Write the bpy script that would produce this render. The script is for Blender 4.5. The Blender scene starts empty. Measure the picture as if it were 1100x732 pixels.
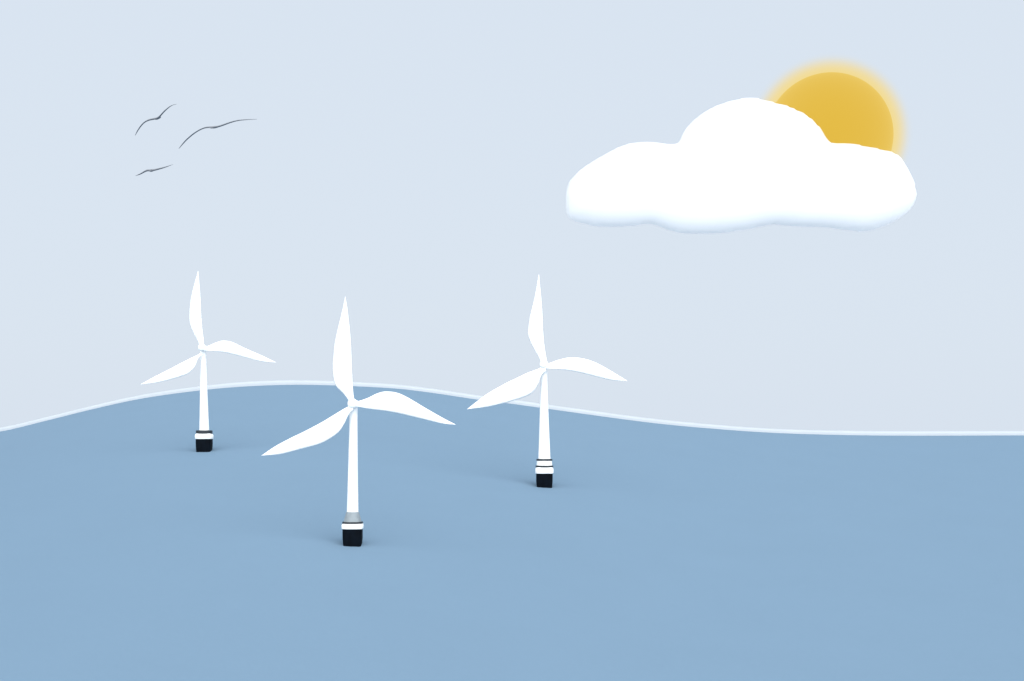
import bpy, bmesh, math, random
from mathutils import Vector, noise
from mathutils.geometry import delaunay_2d_cdt

R = math.radians
S = bpy.context.scene
C = S.collection

# ------------------------------------------------------------------ camera
FOCAL = 50.0
F = 1100 * FOCAL / 36.0           # focal length in photograph pixels
ROW0 = 475.0                      # photograph row of the eye level
ZC = 200.0                        # camera height
EXPO = 1.5
GAIN = 2 ** EXPO

cam = bpy.data.objects.new("camera", bpy.data.cameras.new("camera"))
C.objects.link(cam)
cam.location = (0, 0, ZC)
cam.rotation_euler = (R(90), 0, 0)
cam.data.lens = FOCAL
cam.data.sensor_width = 36
cam.data.shift_y = (ROW0 - 366.0) / 1100.0
cam.data.clip_start = 0.5
cam.data.clip_end = 200000
S.camera = cam


def at(px, py, d):
    """Photograph pixel at a depth of d metres -> world point."""
    return Vector(((px - 550) / F * d, d, ZC + (ROW0 - py) / F * d))


# ------------------------------------------------------------------ helpers
def tag(o, label=None, cat=None, group=None, kind=None):
    if label: o["label"] = label
    if cat: o["category"] = cat
    if group: o["group"] = group
    if kind: o["kind"] = kind
    return o


def empty(name, loc):
    o = bpy.data.objects.new(name, None)
    o.empty_display_size = 5
    o.location = loc
    C.objects.link(o)
    return o


def mesh_obj(name, verts, faces, mat, parent=None, smooth=True):
    me = bpy.data.meshes.new(name)
    me.from_pydata([tuple(v) for v in verts], [], faces)
    me.validate()
    bm = bmesh.new(); bm.from_mesh(me)
    bmesh.ops.recalc_face_normals(bm, faces=bm.faces)
    bm.to_mesh(me); bm.free()
    for p in me.polygons:
        p.use_smooth = smooth
    me.materials.append(mat)
    o = bpy.data.objects.new(name, me)
    C.objects.link(o)
    if parent: o.parent = parent
    return o


def spline(pts, n):
    """Catmull-Rom through 2-D/3-D points, n samples."""
    P = [Vector(p) for p in pts]
    P = [P[0] * 2 - P[1]] + P + [P[-1] * 2 - P[-2]]
    m = len(P) - 3
    out = []
    for i in range(n):
        t = i / (n - 1) * m
        k = min(int(t), m - 1); t -= k
        a, b, c, d = P[k:k + 4]
        out.append(0.5 * ((2 * b) + (c - a) * t + (2 * a - 5 * b + 4 * c - d) * t * t
                          + (3 * b - a - 3 * c + d) * t ** 3))
    return out


def lathe(name, prof, mat, parent, seg=32, sq=2.0, centre=(0, 0)):
    """Revolved (radius, height) profile; sq > 2 gives a rounded-square plan."""
    vs, fs = [], []
    for r, z in prof:
        for k in range(seg):
            a = 2 * math.pi * (k + .5) / seg
            c, s = math.cos(a), math.sin(a)
            q = (abs(c) ** sq + abs(s) ** sq) ** (-1 / sq)
            vs.append((centre[0] + r * q * c, centre[1] + r * q * s, z))
    for j in range(len(prof) - 1):
        for k in range(seg):
            a, b = j * seg + k, j * seg + (k + 1) % seg
            fs.append((a, b, b + seg, a + seg))
    fs.append(tuple(range(seg)))
    fs.append(tuple(range((len(prof) - 1) * seg, len(prof) * seg)))
    o = mesh_obj(name, vs, fs, mat, parent)
    o.data.set_sharp_from_angle(angle=R(35))
    return o


# ------------------------------------------------------------------ materials
def surface(name, col, rough=.5, noise_scale=None, noise_amt=0., bump=0., spec=.5, bump_scale=None):
    m = bpy.data.materials.new(name); m.use_nodes = True
    nt = m.node_tree; b = nt.nodes["Principled BSDF"]
    b.inputs["Roughness"].default_value = rough
    b.inputs["Specular IOR Level"].default_value = spec
    b.inputs["Base Color"].default_value = (*col, 1)
    if noise_scale:
        tc = nt.nodes.new("ShaderNodeTexCoord")
        no = nt.nodes.new("ShaderNodeTexNoise")
        no.inputs["Scale"].default_value = noise_scale
        no.inputs["Detail"].default_value = 6
        nt.links.new(tc.outputs["Object"], no.inputs["Vector"])
        rp = nt.nodes.new("ShaderNodeValToRGB")
        e = rp.color_ramp.elements
        e[0].position, e[1].position = .3, .7
        e[0].color = (*[c * (1 - noise_amt) for c in col], 1)
        e[1].color = (*[min(1, c * (1 + noise_amt)) for c in col], 1)
        nt.links.new(no.outputs["Fac"], rp.inputs["Fac"])
        nt.links.new(rp.outputs["Color"], b.inputs["Base Color"])
        if bump:
            n2 = nt.nodes.new("ShaderNodeTexNoise")
            n2.inputs["Scale"].default_value = bump_scale or noise_scale
            n2.inputs["Detail"].default_value = 8
            nt.links.new(tc.outputs["Object"], n2.inputs["Vector"])
            bp = nt.nodes.new("ShaderNodeBump")
            bp.inputs["Distance"].default_value = bump
            nt.links.new(n2.outputs["Fac"], bp.inputs["Height"])
            nt.links.new(bp.outputs["Normal"], b.inputs["Normal"])
    return m


M_WATER = surface("blue_water", (.146, .230, .318), .9, .02, .008, .15, .1, .25)
M_RIM = surface("pale_bank", (.40, .442, .482), .9, .05, .02, .1, .1)
M_WHITE = surface("white_paint", (.86, .88, .88), .45, .12, .015)
M_GREY = surface("grey_steel", (.22, .26, .285), .5, .3, .12)
M_DARK = surface("dark_steel", (.005, .012, .019), .5, .3, .2)
M_BLACK = surface("black_steel", (.0012, .003, .006), .7, .25, .4, spec=.06)
M_BIRD = surface("grey_plumage", (.13, .14, .16), .8, 20, .25)

M_CLOUD = bpy.data.materials.new("cloud_white"); M_CLOUD.use_nodes = True
nt = M_CLOUD.node_tree; nt.nodes.clear()
out = nt.nodes.new("ShaderNodeOutputMaterial")
vo = nt.nodes.new("ShaderNodeVolumeScatter")
vo.inputs["Color"].default_value = (1, 1, 1, 1)
vo.inputs["Density"].default_value = .05
vo.inputs["Anisotropy"].default_value = 0
nt.links.new(vo.outputs[0], out.inputs["Volume"])

M_SUN = bpy.data.materials.new("sun_surface"); M_SUN.use_nodes = True
nt = M_SUN.node_tree; nt.nodes.clear()
out = nt.nodes.new("ShaderNodeOutputMaterial")
em = nt.nodes.new("ShaderNodeEmission")
em.inputs["Color"].default_value = (.737, .436, .004, 1)
em.inputs["Strength"].default_value = 1 / GAIN
nt.links.new(em.outputs[0], out.inputs["Surface"])

# ------------------------------------------------------------------ the long blue swell
YC = 1400.0                       # depth of the crest
CREST = [(0, 465), (50, 453.5), (100, 441), (150, 430), (200, 422.5), (250, 417.3), (300, 414.8),
         (345, 414.8), (390, 416.5), (430, 419), (470, 424), (510, 430), (550, 435), (600, 442),
         (650, 449), (700, 455.5), (750, 460.5), (825, 466), (900, 468.5), (975, 469.3), (1100, 469)]
CW = [((px - 550) / F * YC, (ROW0 - py) / F * YC) for px, py in CREST]
CW = [(-6000, 2), (-1500, 2), (-800, -9), (-640, -6)] + CW + [(700, 6), (1200, 9), (2500, 5), (6000, 4)]


def crest_z(x):
    if x <= CW[0][0]: return CW[0][1]
    if x >= CW[-1][0]: return CW[-1][1]
    for k in range(len(CW) - 1):
        if CW[k][0] <= x <= CW[k + 1][0]: break
    x0, z0 = CW[k]; x1, z1 = CW[k + 1]
    def sl(i):
        a, b = CW[max(i - 1, 0)], CW[min(i + 1, len(CW) - 1)]
        return (b[1] - a[1]) / (b[0] - a[0])
    h = x1 - x0; t = (x - x0) / h
    return ((2 * t ** 3 - 3 * t * t + 1) * z0 + (t ** 3 - 2 * t * t + t) * h * sl(k)
            + (-2 * t ** 3 + 3 * t * t) * z1 + (t ** 3 - t * t) * h * sl(k + 1))


PADS = []                          # the ground is level across the hill at each turbine
SL, RW, LOW = .18, 14.0, -215.0


def ground_z(x, y):
    for bx, by in PADS:
        q = math.hypot(x - bx, (y - by)) / 17
        if q < 1:
            x = bx + (x - bx) * (q * q * (3 - 2 * q))
    t = y - YC
    z = crest_z(x) - SL * (math.sqrt(t * t + RW * RW) - RW)
    d = z - LOW                                   # eases out into the plain at LOW
    d = .5 * (d + math.sqrt(d * d + 30 * 30)) if d < 300 else d
    return ZC + LOW + d


def steps(marks):
    """[(start, step), ...] closed by a last start."""
    out = []
    for (a, s), (b, _) in zip(marks, marks[1:]):
        n = max(1, round((b - a) / s))
        out += [a + (b - a) * i / n for i in range(n)]
    return out + [marks[-1][0]]


def solve_depth(px, py):
    lo, hi = 400.0, 1350.0
    for _ in range(60):
        d = (lo + hi) / 2
        p = at(px, py, d)
        if p.z > ground_z(p.x, d): lo = d
        else: hi = d
    return lo


DEPTH = {b: solve_depth(*b) for b in [(378.8, 585), (219.4, 484.5), (584.8, 522.5)]}
PADS += [(at(px, py, d).x, d) for (px, py), d in DEPTH.items()]

xs = steps([(-40000, 8000), (-8000, 1000), (-1500, 100), (-640, 10), (-290, 4), (90, 10), (640, 100), (1500, 1000), (8000, 8000), (40000, 0)])
ys = steps([(-6000, 2000), (0, 150), (300, 40), (770, 4), (1110, 10), (1370, 3), (1430, 10), (1550, 60), (2800, 500), (8000, 8000), (60000, 0)])
vs = [(x, y, ground_z(x, y)) for y in ys for x in xs]
nx = len(xs)
fs = [(j * nx + i, j * nx + i + 1, (j + 1) * nx + i + 1, (j + 1) * nx + i)
      for j in range(len(ys) - 1) for i in range(nx - 1)]
water = mesh_obj("water", vs, fs, M_WATER)
tag(water, kind="structure")

# the pale bank that runs along the crest
xs = steps([(-1500, 50), (-640, 10), (640, 50), (1500, 0)])
RN = 16
vs, fs = [], []
for i, x in enumerate(xs):
    hgt = 4.5 + .8 * noise.noise(Vector((x / 170., 3, 1)))
    for k in range(RN + 1):
        a = math.pi * k / RN
        y = YC + 5 - 6 * math.cos(a)
        vs.append((x, y, ground_z(x, y) - .6 + (hgt + .6) * math.sin(a) ** .45))
for i in range(len(xs) - 1):
    for k in range(RN):
        a = i * (RN + 1) + k
        fs.append((a, a + 1, a + RN + 2, a + RN + 1))
bank = mesh_obj("wave_crest", vs, fs, M_RIM)
tag(bank, kind="structure")


# ------------------------------------------------------------------ wind turbines
def blade(edge_a, edge_b, tip, hub, mpp, parent, y0):
    """A blade lofted between its two edges (photograph pixels, root to tip)."""
    n, m = 40, 14
    A = spline(list(edge_a) + [tip], n)
    B = spline(list(edge_b) + [tip], n)
    vs, fs = [], []
    for i in range(n):
        a, b = A[i], B[i]
        c, h = (a + b) / 2, (a - b) / 2 * .93
        t = i / (n - 1)
        chord = max(h.length * 2 * mpp, .25)
        if h.length < 1e-4:
            h = (A[i - 1] - B[i - 1]).normalized() * .12
        th = chord * (.16 + .45 * max(0, 1 - t / .12)) / 2 + .06
        sweep = -1.6 * t * t                       # a little forward coning
        tw = R(16) * (1 - t) ** 2
        for k in range(m):
            q = 2 * math.pi * k / m
            u, w = math.cos(q), math.sin(q)
            p = c + h * u
            dy = th * w * (1 - .35 * u) + math.sin(tw) * u * chord * .5
            vs.append(((p.x - hub[0]) * mpp, y0 + sweep + dy, (hub[1] - p.y) * mpp))
    for i in range(n - 1):
        for k in range(m):
            a, b = i * m + k, i * m + (k + 1) % m
            fs.append((a, b, b + m, a + m))
    fs.append(tuple(range(m))); fs.append(tuple(range((n - 1) * m, n * m)))
    return mesh_obj("blade", vs, fs, M_WHITE, parent)


def turbine(base_px, hub_px, widths, rows, blades, label, sleeve):
    """rows: photograph rows of tower foot, collar top, collar bottom; widths: tower top, foot, base."""
    bx, by = base_px
    d = DEPTH[base_px]
    mpp = d / F
    o = at(bx, by, d)
    t = empty("wind_turbine", o)
    tag(t, label, "wind turbine", "wind turbines on the blue water")
    rows = [(by - r) * mpp for r in rows]
    foot, ct, cb = rows
    wt, wf, wb = [w * mpp / 2 for w in widths]
    hz = (by - hub_px[1]) * mpp
    hx = (hub_px[0] - bx) * mpp
    # black foundation block, set into the slope
    rb = wb * .93
    fz = -3.5
    f = lathe("foundation", [(rb * .9, fz), (rb * .94, 0), (rb * .99, cb * .35), (rb, cb * .6), (rb, cb - .02)], M_BLACK, t, 48, 7)
    # white collar with a rounded upper edge
    hc = ct - cb
    lathe("collar", [(wb * .985, cb), (wb * 1.03, cb + hc * .12), (wb * 1.03, cb + hc * .6),
                     (wb * .99, cb + hc * .85), (wb * .88, ct)], M_WHITE, t, 48, 5)
    if sleeve == "grey":
        hs = foot - ct
        lathe("sleeve", [(wb * .90, ct), (wb * .86, ct + .5), (wf * 1.45, ct + hs * .35), (wf * 1.18, ct + hs * .8),
                         (wf * 1.12, foot)], M_GREY, t, 40)
        lathe("flange", [(wb * .97, ct - .25), (wb * .99, ct + .1), (wb * .97, ct + .7), (wb * .90, ct + .75)], M_DARK, t, 40, 4)
    elif sleeve == "banded":
        hs = foot - ct
        lathe("flange", [(wb * .98, ct - .1), (wb, ct), (wb, ct + hs * .18), (wb * .94, ct + hs * .2)], M_DARK, t, 40, 3)
        lathe("sleeve", [(wb * .88, ct + hs * .15), (wb * .86, ct + hs * .8), (wb * .80, ct + hs * .84)], M_WHITE, t, 40)
        lathe("flange", [(wb * .90, ct + hs * .78), (wb * .91, ct + hs * .83), (wb * .90, foot - .05), (wf * 1.05, foot + .05)], M_DARK, t, 40)
    else:
        hs = foot - ct
        lathe("flange", [(wb * .94, ct - .15), (wb * .97, ct), (wb * .97, foot - .3), (wb * .86, foot)], M_DARK, t, 40, 3)
    # tapered tower, leaning by the few pixels the photograph shows
    top = hz - .1
    prof = []
    vs, fs, seg = [], [], 40
    n = 14
    for j in range(n + 1):
        u = j / n
        z = foot + (top - foot) * u
        r = wf + (wt - wf) * (1 - (1 - u) ** 1.5)
        cx = hx * u
        for k in range(seg):
            a = 2 * math.pi * k / seg
            vs.append((cx + r * math.cos(a), r * math.sin(a), z))
    for j in range(n):
        for k in range(seg):
            a, b = j * seg + k, j * seg + (k + 1) % seg
            fs.append((a, b, b + seg, a + seg))
    fs.append(tuple(range(seg))); fs.append(tuple(range(n * seg, (n + 1) * seg)))
    tw = mesh_obj("tower", vs, fs, M_WHITE, t)
    tw.data.set_sharp_from_angle(angle=R(50))
    # nacelle behind the rotor
    L0, L1 = -wt - 1.2, wt + 6.0
    rn = wt * .98
    vs, fs = [], []
    st = [(L0, .55), (L0 + .5, .9), (L0 + 1.5, 1), (L1 - 3, 1), (L1 - .8, .9), (L1, .6)]
    sg = 24
    for y, s in st:
        for k in range(sg):
            a = 2 * math.pi * (k + .5) / sg
            c, q = math.cos(a), math.sin(a)
            g = (abs(c) ** 4 + abs(q) ** 4) ** -.25
            vs.append((hx + rn * s * g * c, y, hz + rn * s * g * q))
    for j in range(len(st) - 1):
        for k in range(sg):
            a, b = j * sg + k, j * sg + (k + 1) % sg
            fs.append((a, b, b + sg, a + sg))
    fs.append(tuple(range(sg))); fs.append(tuple(range((len(st) - 1) * sg, len(st) * sg)))
    nc = mesh_obj("nacelle", vs, fs, M_WHITE, t)
    nc.data.set_sharp_from_angle(angle=R(50))
    # hub with a rounded nose
    yr = L0 - 1.4
    rh = wt * 1.25
    vs, fs = [], []
    st = [(L0 + .3, .75), (yr + .9, 1), (yr - .6, 1), (yr - 1.4, .86), (yr - 2.0, .55), (yr - 2.25, .18)]
    for y, s in st:
        for k in range(sg):
            a = 2 * math.pi * k / sg
            vs.append((hx + rh * s * math.cos(a), y, hz + rh * s * math.sin(a)))
    for j in range(len(st) - 1):
        for k in range(sg):
            a, b = j * sg + k, j * sg + (k + 1) % sg
            fs.append((a, b, b + sg, a + sg))
    fs.append(tuple(range(sg))); fs.append(tuple(range((len(st) - 1) * sg, len(st) * sg)))
    mesh_obj("hub", vs, fs, M_WHITE, t)
    for ea, eb, tip in blades:
        b = blade(ea, eb, tip, hub_px, mpp, t, yr)
        b.location = (hx, 0, hz)
    return t


turbine((378.8, 585), (379.8, 434), (8.6, 12.4, 22), (550, 562, 568.2), [
    ([(376.2, 433), (374.5, 429.5), (369, 423), (361, 415), (358.2, 404), (358, 391), (360.5, 368), (366, 346), (369.8, 331)],
     [(382.6, 433), (381.2, 425), (380.7, 417), (380.5, 408), (380, 396), (379.5, 380), (378.3, 362), (376.2, 344), (374.4, 331)], (372.4, 320)),
    ([(381, 431.5), (388, 430.5), (397, 427), (405, 422.8), (414, 420.3), (427, 421.5), (440, 427.5), (458, 438.5), (477, 449.5)],
     [(381, 438.0), (387, 438), (397, 440), (406, 441.5), (416, 443), (429, 445.5), (442, 448.3), (460, 452.2), (477, 455.8)], (490, 456.5)),
    ([(378, 435), (368, 440.6), (357, 447), (345, 454), (328, 463), (312, 471), (297, 479.5)],
     [(381, 441), (376, 446), (371.5, 456), (364, 466.5), (347, 477), (325, 483), (303, 488.3)], (283, 489.5)),
], "largest white wind turbine, nearest of the three, with grey sleeve above its black base", "grey")

turbine((219.4, 484.5), (218.3, 374), (6.2, 10.4, 17.4), (462.5, 466, 471.8), [
    ([(215.6, 374), (213.5, 366.5), (209, 358.5), (205.3, 349), (204.6, 340), (206, 324), (209.8, 309)],
     [(221.6, 374), (220.8, 366), (219.8, 357), (219, 347), (218.4, 338), (217.7, 323), (216.6, 309)], (214.8, 292.5)),
    ([(220, 373), (226, 371.5), (233, 368.3), (241, 366.2), (251, 367.8), (266, 375), (283, 382.5)],
     [(220, 377.6), (226, 378), (233, 378.6), (242, 379.7), (252, 381.8), (266, 385.2), (283, 389.3)], (298, 390)),
    ([(217.5, 379), (213, 382), (205, 385.5), (195, 390.5), (184, 396.5), (170, 404)],
     [(219, 382), (214.5, 386), (211, 395), (204, 402.3), (191, 407), (171, 411.7)], (153.5, 413.5)),
], "smallest white wind turbine, farthest left, with one dark ring above its black base", "ring")

turbine((584.8, 522.5), (584.2, 392), (7.2, 13.2, 19), (493.2, 502, 508.8), [
    ([(581, 391.5), (578, 383.5), (572.5, 374.5), (568, 365), (566.6, 357), (569, 340), (574.3, 319)],
     [(588.0, 391.5), (586.6, 382.5), (585.2, 373), (584.3, 362), (583.7, 352), (583, 338), (581.2, 318)], (578.6, 296)),
    ([(585, 391.5), (591, 390), (599, 387), (611, 384.2), (625, 385), (640, 389.8), (657, 399.5)],
     [(585, 397), (591, 397.2), (599, 397.8), (611, 399.2), (625, 402), (640, 405.8), (657, 409.4)], (673, 409.8)),
    ([(584, 393), (577, 396.8), (567, 400), (556, 405), (540, 413), (522, 424)],
     [(587, 400), (581.5, 404), (577.5, 415), (570, 424.5), (550, 432), (524, 438)], (502, 440)),
], "mid-sized white wind turbine, farthest right, with two dark rings above its black base", "banded")


# ------------------------------------------------------------------ the cloud
DC = 2200.0
OUT = [(608.8, 234.5), (607.6, 217), (608.5, 199), (617, 188), (629, 178), (650, 165.5), (672, 155), (698, 152), (716, 155),
       (729, 155.5), (731.5, 147), (737, 137), (752, 123), (776, 111), (806, 105), (829, 110), (845, 114), (858, 119.5), (869, 126), (878, 134.5), (885, 144.5),
       (889.5, 154), (910.5, 154), (937, 159), (963, 165.5), (974, 180), (981, 194), (985, 210), (981, 223), (966, 236),
       (948, 245), (927, 250), (907, 247.5), (888, 245), (858, 244.5), (830, 241.5), (806, 247), (776, 251), (740, 252),
       (717, 248), (702, 241), (686, 242.5), (664, 244.5), (643, 244.5), (623, 240)]
P = [Vector(p) for p in OUT]
n = len(P)
loop = []
for i in range(n):
    a, b, c, d = P[i - 1], P[i], P[(i + 1) % n], P[(i + 2) % n]
    for k in range(5):
        t = k / 5
        loop.append(0.5 * ((2 * b) + (c - a) * t + (2 * a - 5 * b + 4 * c - d) * t * t + (3 * b - a - 3 * c + d) * t ** 3))


acc = [0]
for i in range(len(loop)):
    acc.append(acc[-1] + (loop[(i + 1) % len(loop)] - loop[i]).length)
even, NE = [], 330
for i in range(NE):                           # even spacing round the outline
    t = acc[-1] * i / NE
    k = max(j for j in range(len(loop)) if acc[j] <= t)
    even.append(loop[k].lerp(loop[(k + 1) % len(loop)], (t - acc[k]) / max(acc[k + 1] - acc[k], 1e-9)))
loop = even
for _ in range(9):
    loop = [(loop[i - 1] + 2 * loop[i] + loop[(i + 1) % len(loop)]) / 4 for i in range(len(loop))]


def seg_dist(p, a, b):
    ab = b - a
    t = max(0, min(1, (p - a).dot(ab) / max(ab.length_squared, 1e-9)))
    return (p - a - ab * t).length


def inside(p):
    r = False
    for i in range(len(loop)):
        a, b = loop[i - 1], loop[i]
        if (a.y > p.y) != (b.y > p.y) and p.x < (b.x - a.x) * (p.y - a.y) / (b.y - a.y) + a.x:
            r = not r
    return r


pts = list(loop)
random.seed(4)
row = 0
y = 104.0
while y < 253:
    x = 604 + (row % 2) * 2.2
    while x < 988:
        p = Vector((x, y))
        if inside(p) and min(seg_dist(p, loop[i - 1], loop[i]) for i in range(len(loop))) > 1.2:
            pts.append(p)
        x += 4.4
    y += 3.8; row += 1
edges = [(i, (i + 1) % len(loop)) for i in range(len(loop))]
cv, ce, cf, *_ = delaunay_2d_cdt(pts, edges, [], 1, 1e-4)
mppc = DC / F
HALF = 31.0                                   # half thickness in metres
ctr = at(796, 195, DC)
front, back, vs = {}, {}, []
for i, p in enumerate(cv):
    dist = min(seg_dist(p, loop[k - 1], loop[k]) for k in range(len(loop)))
    q = at(p.x, p.y, DC) - ctr
    if dist < .3:
        front[i] = back[i] = len(vs); vs.append(q)
        continue
    u = min(1, dist / 27)
    h = HALF * math.sqrt(1 - (1 - u) ** 3.5) * (1 + .05 * noise.noise(Vector((p.x / 26., p.y / 26., 5))) * min(1, dist / 18))
    h2 = HALF * math.sqrt(1 - (1 - u) ** 3.5) * (1 + .05 * noise.noise(Vector((p.x / 26., p.y / 26., 9))) * min(1, dist / 18))
    front[i] = len(vs); vs.append(q + Vector((0, -h, 0)))
    back[i] = len(vs); vs.append(q + Vector((0, h2, 0)))
fs = []
for f in cf:
    fs.append([front[i] for i in f])
    fs.append([back[i] for i in reversed(f)])
cloud = mesh_obj("cloud", vs, fs, M_CLOUD)
cloud.location = ctr
tag(cloud, "puffy white cloud covering the lower left of the golden sun", "cloud")

# ------------------------------------------------------------------ the sun and its glow
DS = 9000.0
RS = 67.5 * DS / F
sun_o = at(890, 147.5, DS)
sun = empty("sun", sun_o)
tag(sun, "golden yellow sun with a soft pale halo, half hidden behind the white cloud", "sun")


def ball(name, r, mat, parent, seg=96, ring=48):
    vs = [(0, 0, r)]
    fs = []
    for j in range(1, ring):
        for k in range(seg):
            a, b = math.pi * j / ring, 2 * math.pi * k / seg
            vs.append((r * math.sin(a) * math.cos(b), r * math.sin(a) * math.sin(b), r * math.cos(a)))
    vs.append((0, 0, -r))
    for k in range(seg):
        fs.append((0, 1 + k, 1 + (k + 1) % seg))
        l = 1 + (ring - 2) * seg
        fs.append((l + k, len(vs) - 1, l + (k + 1) % seg))
    for j in range(ring - 2):
        for k in range(seg):
            a, b = 1 + j * seg + k, 1 + j * seg + (k + 1) % seg
            fs.append((a, a + seg, b + seg, b))
    return mesh_obj(name, vs, fs, mat, parent)


ball("disc", RS, M_SUN, sun)

RG = RS * 1.35
M_GLOW = bpy.data.materials.new("sun_glow"); M_GLOW.use_nodes = True
nt = M_GLOW.node_tree; nt.nodes.clear()
out = nt.nodes.new("ShaderNodeOutputMaterial")
tc = nt.nodes.new("ShaderNodeTexCoord")
ln = nt.nodes.new("ShaderNodeVectorMath"); ln.operation = "LENGTH"
mr = nt.nodes.new("ShaderNodeMapRange"); mr.interpolation_type = "SMOOTHSTEP"
mr.inputs["From Min"].default_value = RS * 1.0
mr.inputs["From Max"].default_value = RG * .995
mr.inputs["To Min"].default_value = 1
mr.inputs["To Max"].default_value = 0
pw = nt.nodes.new("ShaderNodeMath"); pw.operation = "POWER"; pw.inputs[1].default_value = 1.5
dn = nt.nodes.new("ShaderNodeMath"); dn.operation = "MULTIPLY"; dn.inputs[1].default_value = 2.1 / RS
ab = nt.nodes.new("ShaderNodeVolumeAbsorption"); ab.inputs["Color"].default_value = (0, 0, 0, 1)
ev = nt.nodes.new("ShaderNodeEmission")
ev.inputs["Color"].default_value = (.92, .71, .235, 1)
sc = nt.nodes.new("ShaderNodeMath"); sc.operation = "MULTIPLY"; sc.inputs[1].default_value = 1 / GAIN
ad = nt.nodes.new("ShaderNodeAddShader")
L = nt.links.new
L(tc.outputs["Object"], ln.inputs[0]); L(ln.outputs["Value"], mr.inputs["Value"])
L(mr.outputs["Result"], pw.inputs[0]); L(pw.outputs[0], dn.inputs[0])
L(dn.outputs[0], ab.inputs["Density"]); L(dn.outputs[0], sc.inputs[0]); L(sc.outputs[0], ev.inputs["Strength"])
L(ab.outputs[0], ad.inputs[0]); L(ev.outputs[0], ad.inputs[1]); L(ad.outputs[0], out.inputs["Volume"])
ball("halo", RG, M_GLOW, sun)


# ------------------------------------------------------------------ birds
def bird(pts, d, body, thick, yaw, taper, label):
    """A gull seen nearly edge-on: one continuous skin from wing tip to wing tip.
    pts: wing line in photograph pixels; body: index of the body along it."""
    n, m = 61, 16
    W = spline(pts, n)
    mpp = d / F
    c0 = body / (len(pts) - 1)
    i0 = round(c0 * (n - 1))
    o = at(W[i0].x, W[i0].y, d)
    span = sum((W[i + 1] - W[i]).length for i in range(n - 1)) * mpp
    vs, fs = [], []
    s_at = [0]
    for i in range(n - 1):
        s_at.append(s_at[-1] + (W[i + 1] - W[i]).length * mpp)
    sb = s_at[i0]
    for i in range(n):
        s = s_at[i] - sb
        half = sb if s < 0 else span - sb
        u = min(1, abs(s) / half)                          # 0 body, 1 tip
        chord = span * .13 * (1 - u ** 3) ** .6 + .006
        b = math.exp(-(s / (.035 * span)) ** 2)            # the body, head and tail
        lead, trail = chord * .42 + b * span * .15, chord * .58 + b * span * .16
        th = thick * (1 - u ** (taper if s < 0 else 1.6)) * .47 + .003 + b * thick * .22
        sweep = span * .05 * (abs(u - .35) / .65) ** 1.5 * (1 if u > .35 else .3)
        for k in range(m):
            q = 2 * math.pi * k / m
            cy, cz = math.cos(q), math.sin(q)
            yy = sweep + (trail * cy if cy > 0 else lead * cy)
            p = W[i]
            vs.append(((p.x - W[i0].x) * mpp, yy, (W[i0].y - p.y) * mpp + th * cz * (1 - .3 * abs(cy))))
    for i in range(n - 1):
        for k in range(m):
            a, b2 = i * m + k, i * m + (k + 1) % m
            fs.append((a, b2, b2 + m, a + m))
    fs.append(tuple(range(m))); fs.append(tuple(range((n - 1) * m, n * m)))
    ob = mesh_obj("bird", vs, fs, M_BIRD)
    ob.location = o
    # nose up towards the camera's line of sight, so the wings are seen edge-on
    el = math.atan2((ROW0 - W[i0].y), F)
    ob.rotation_euler = (el + R(yaw), 0, 0)
    tag(ob, label, "bird", "birds gliding in the sky")


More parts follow.
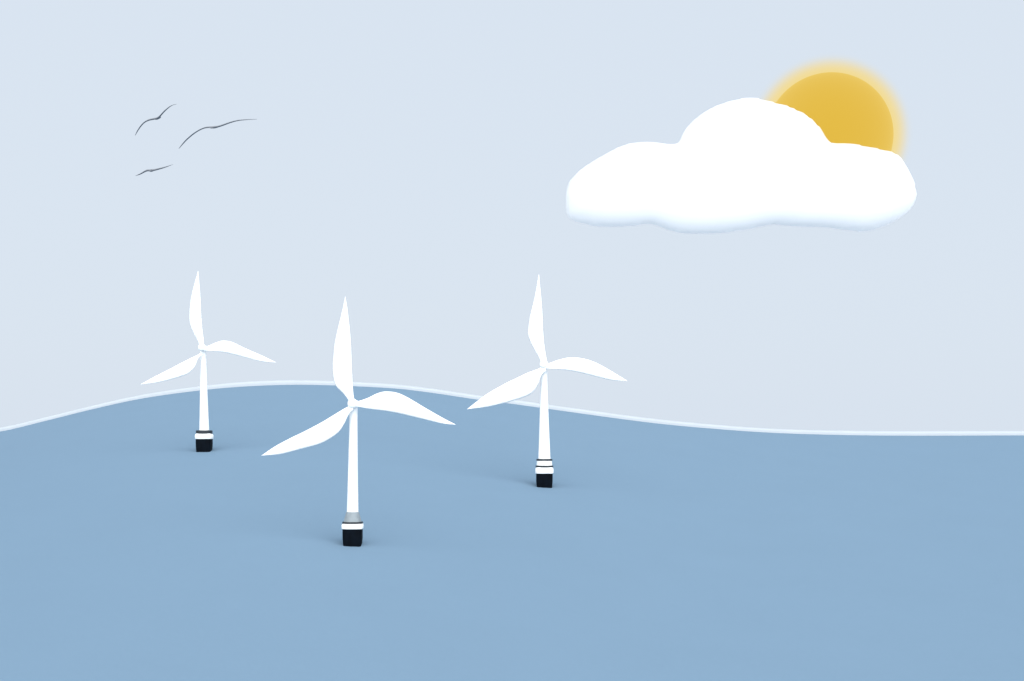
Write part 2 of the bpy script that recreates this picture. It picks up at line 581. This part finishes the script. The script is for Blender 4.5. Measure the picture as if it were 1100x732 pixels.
bird([(142.8, 146), (147.5, 139), (153.3, 132.7), (159, 129.4), (165, 128), (169.3, 127.3), (172.2, 124.7), (178, 119),
      (184.5, 114.2), (190, 112.6)], 38, 5, .042, 3, 1.6, "dark bird with its wings bent in a clear angle, topmost of the three")
bird([(189.5, 160), (194.5, 154.6), (200, 149.4), (208.5, 143), (217, 138.5), (223, 137), (230, 137), (237.6, 135.3),
      (246.4, 132.3), (255, 130), (265, 129), (275.5, 128.6)], 30, 6, .030, 2, .9, "dark bird with the longest, most stretched wings, farthest right of the three")
bird([(144.5, 189.2), (150.4, 187), (157.6, 183.5), (162.7, 183.4), (170.7, 181.7), (178, 179.7), (186, 177)],
     46, 3, .056, 3, 2.6, "small dark bird with nearly straight wings, lowest of the three")

# ------------------------------------------------------------------ light
SUN_EL, SUN_AZ = R(9), R(172)        # behind the camera, a little to its right
dirv = Vector((math.sin(SUN_AZ) * math.cos(SUN_EL), math.cos(SUN_AZ) * math.cos(SUN_EL), math.sin(SUN_EL)))
ld = bpy.data.lights.new("daylight", "SUN")
ld.energy = 2.4
ld.angle = R(150)
ld.color = (1, .975, .94)
lo = bpy.data.objects.new("daylight", ld)
lo.rotation_euler = dirv.to_track_quat("Z", "Y").to_euler()
lo.location = (0, -50, ZC + 100)
C.objects.link(lo)

w = bpy.data.worlds.new("World"); S.world = w; w.use_nodes = True
nt = w.node_tree
bg = nt.nodes["Background"]
sky = nt.nodes.new("ShaderNodeTexSky")
sky.sky_type = "NISHITA"; sky.sun_disc = False
sky.sun_elevation, sky.sun_rotation = SUN_EL, SUN_AZ
sky.air_density, sky.dust_density, sky.ozone_density = 1.0, 3.0, 1.0
STR = .1
mixn = nt.nodes.new("ShaderNodeMix"); mixn.data_type = "RGBA"
mixn.inputs["Factor"].default_value = .98
pale = [c / GAIN / STR for c in (.698, .776, .876)]    # a thin, even overcast
mixn.inputs["B"].default_value = (*pale, 1)
nt.links.new(sky.outputs["Color"], mixn.inputs["A"])
nt.links.new(mixn.outputs["Result"], bg.inputs["Color"])
bg.inputs["Strength"].default_value = STR

# ------------------------------------------------------------------ render settings
S.view_settings.view_transform = "Standard"
S.view_settings.look = "None"
S.view_settings.exposure = EXPO
S.view_settings.gamma = 1
S.view_settings.use_curve_mapping = False
S.render.engine = "CYCLES"
S.cycles.use_denoising = True
S.cycles.max_bounces = 48
S.cycles.volume_bounces = 48
S.cycles.diffuse_bounces = 4
S.cycles.transparent_max_bounces = 16
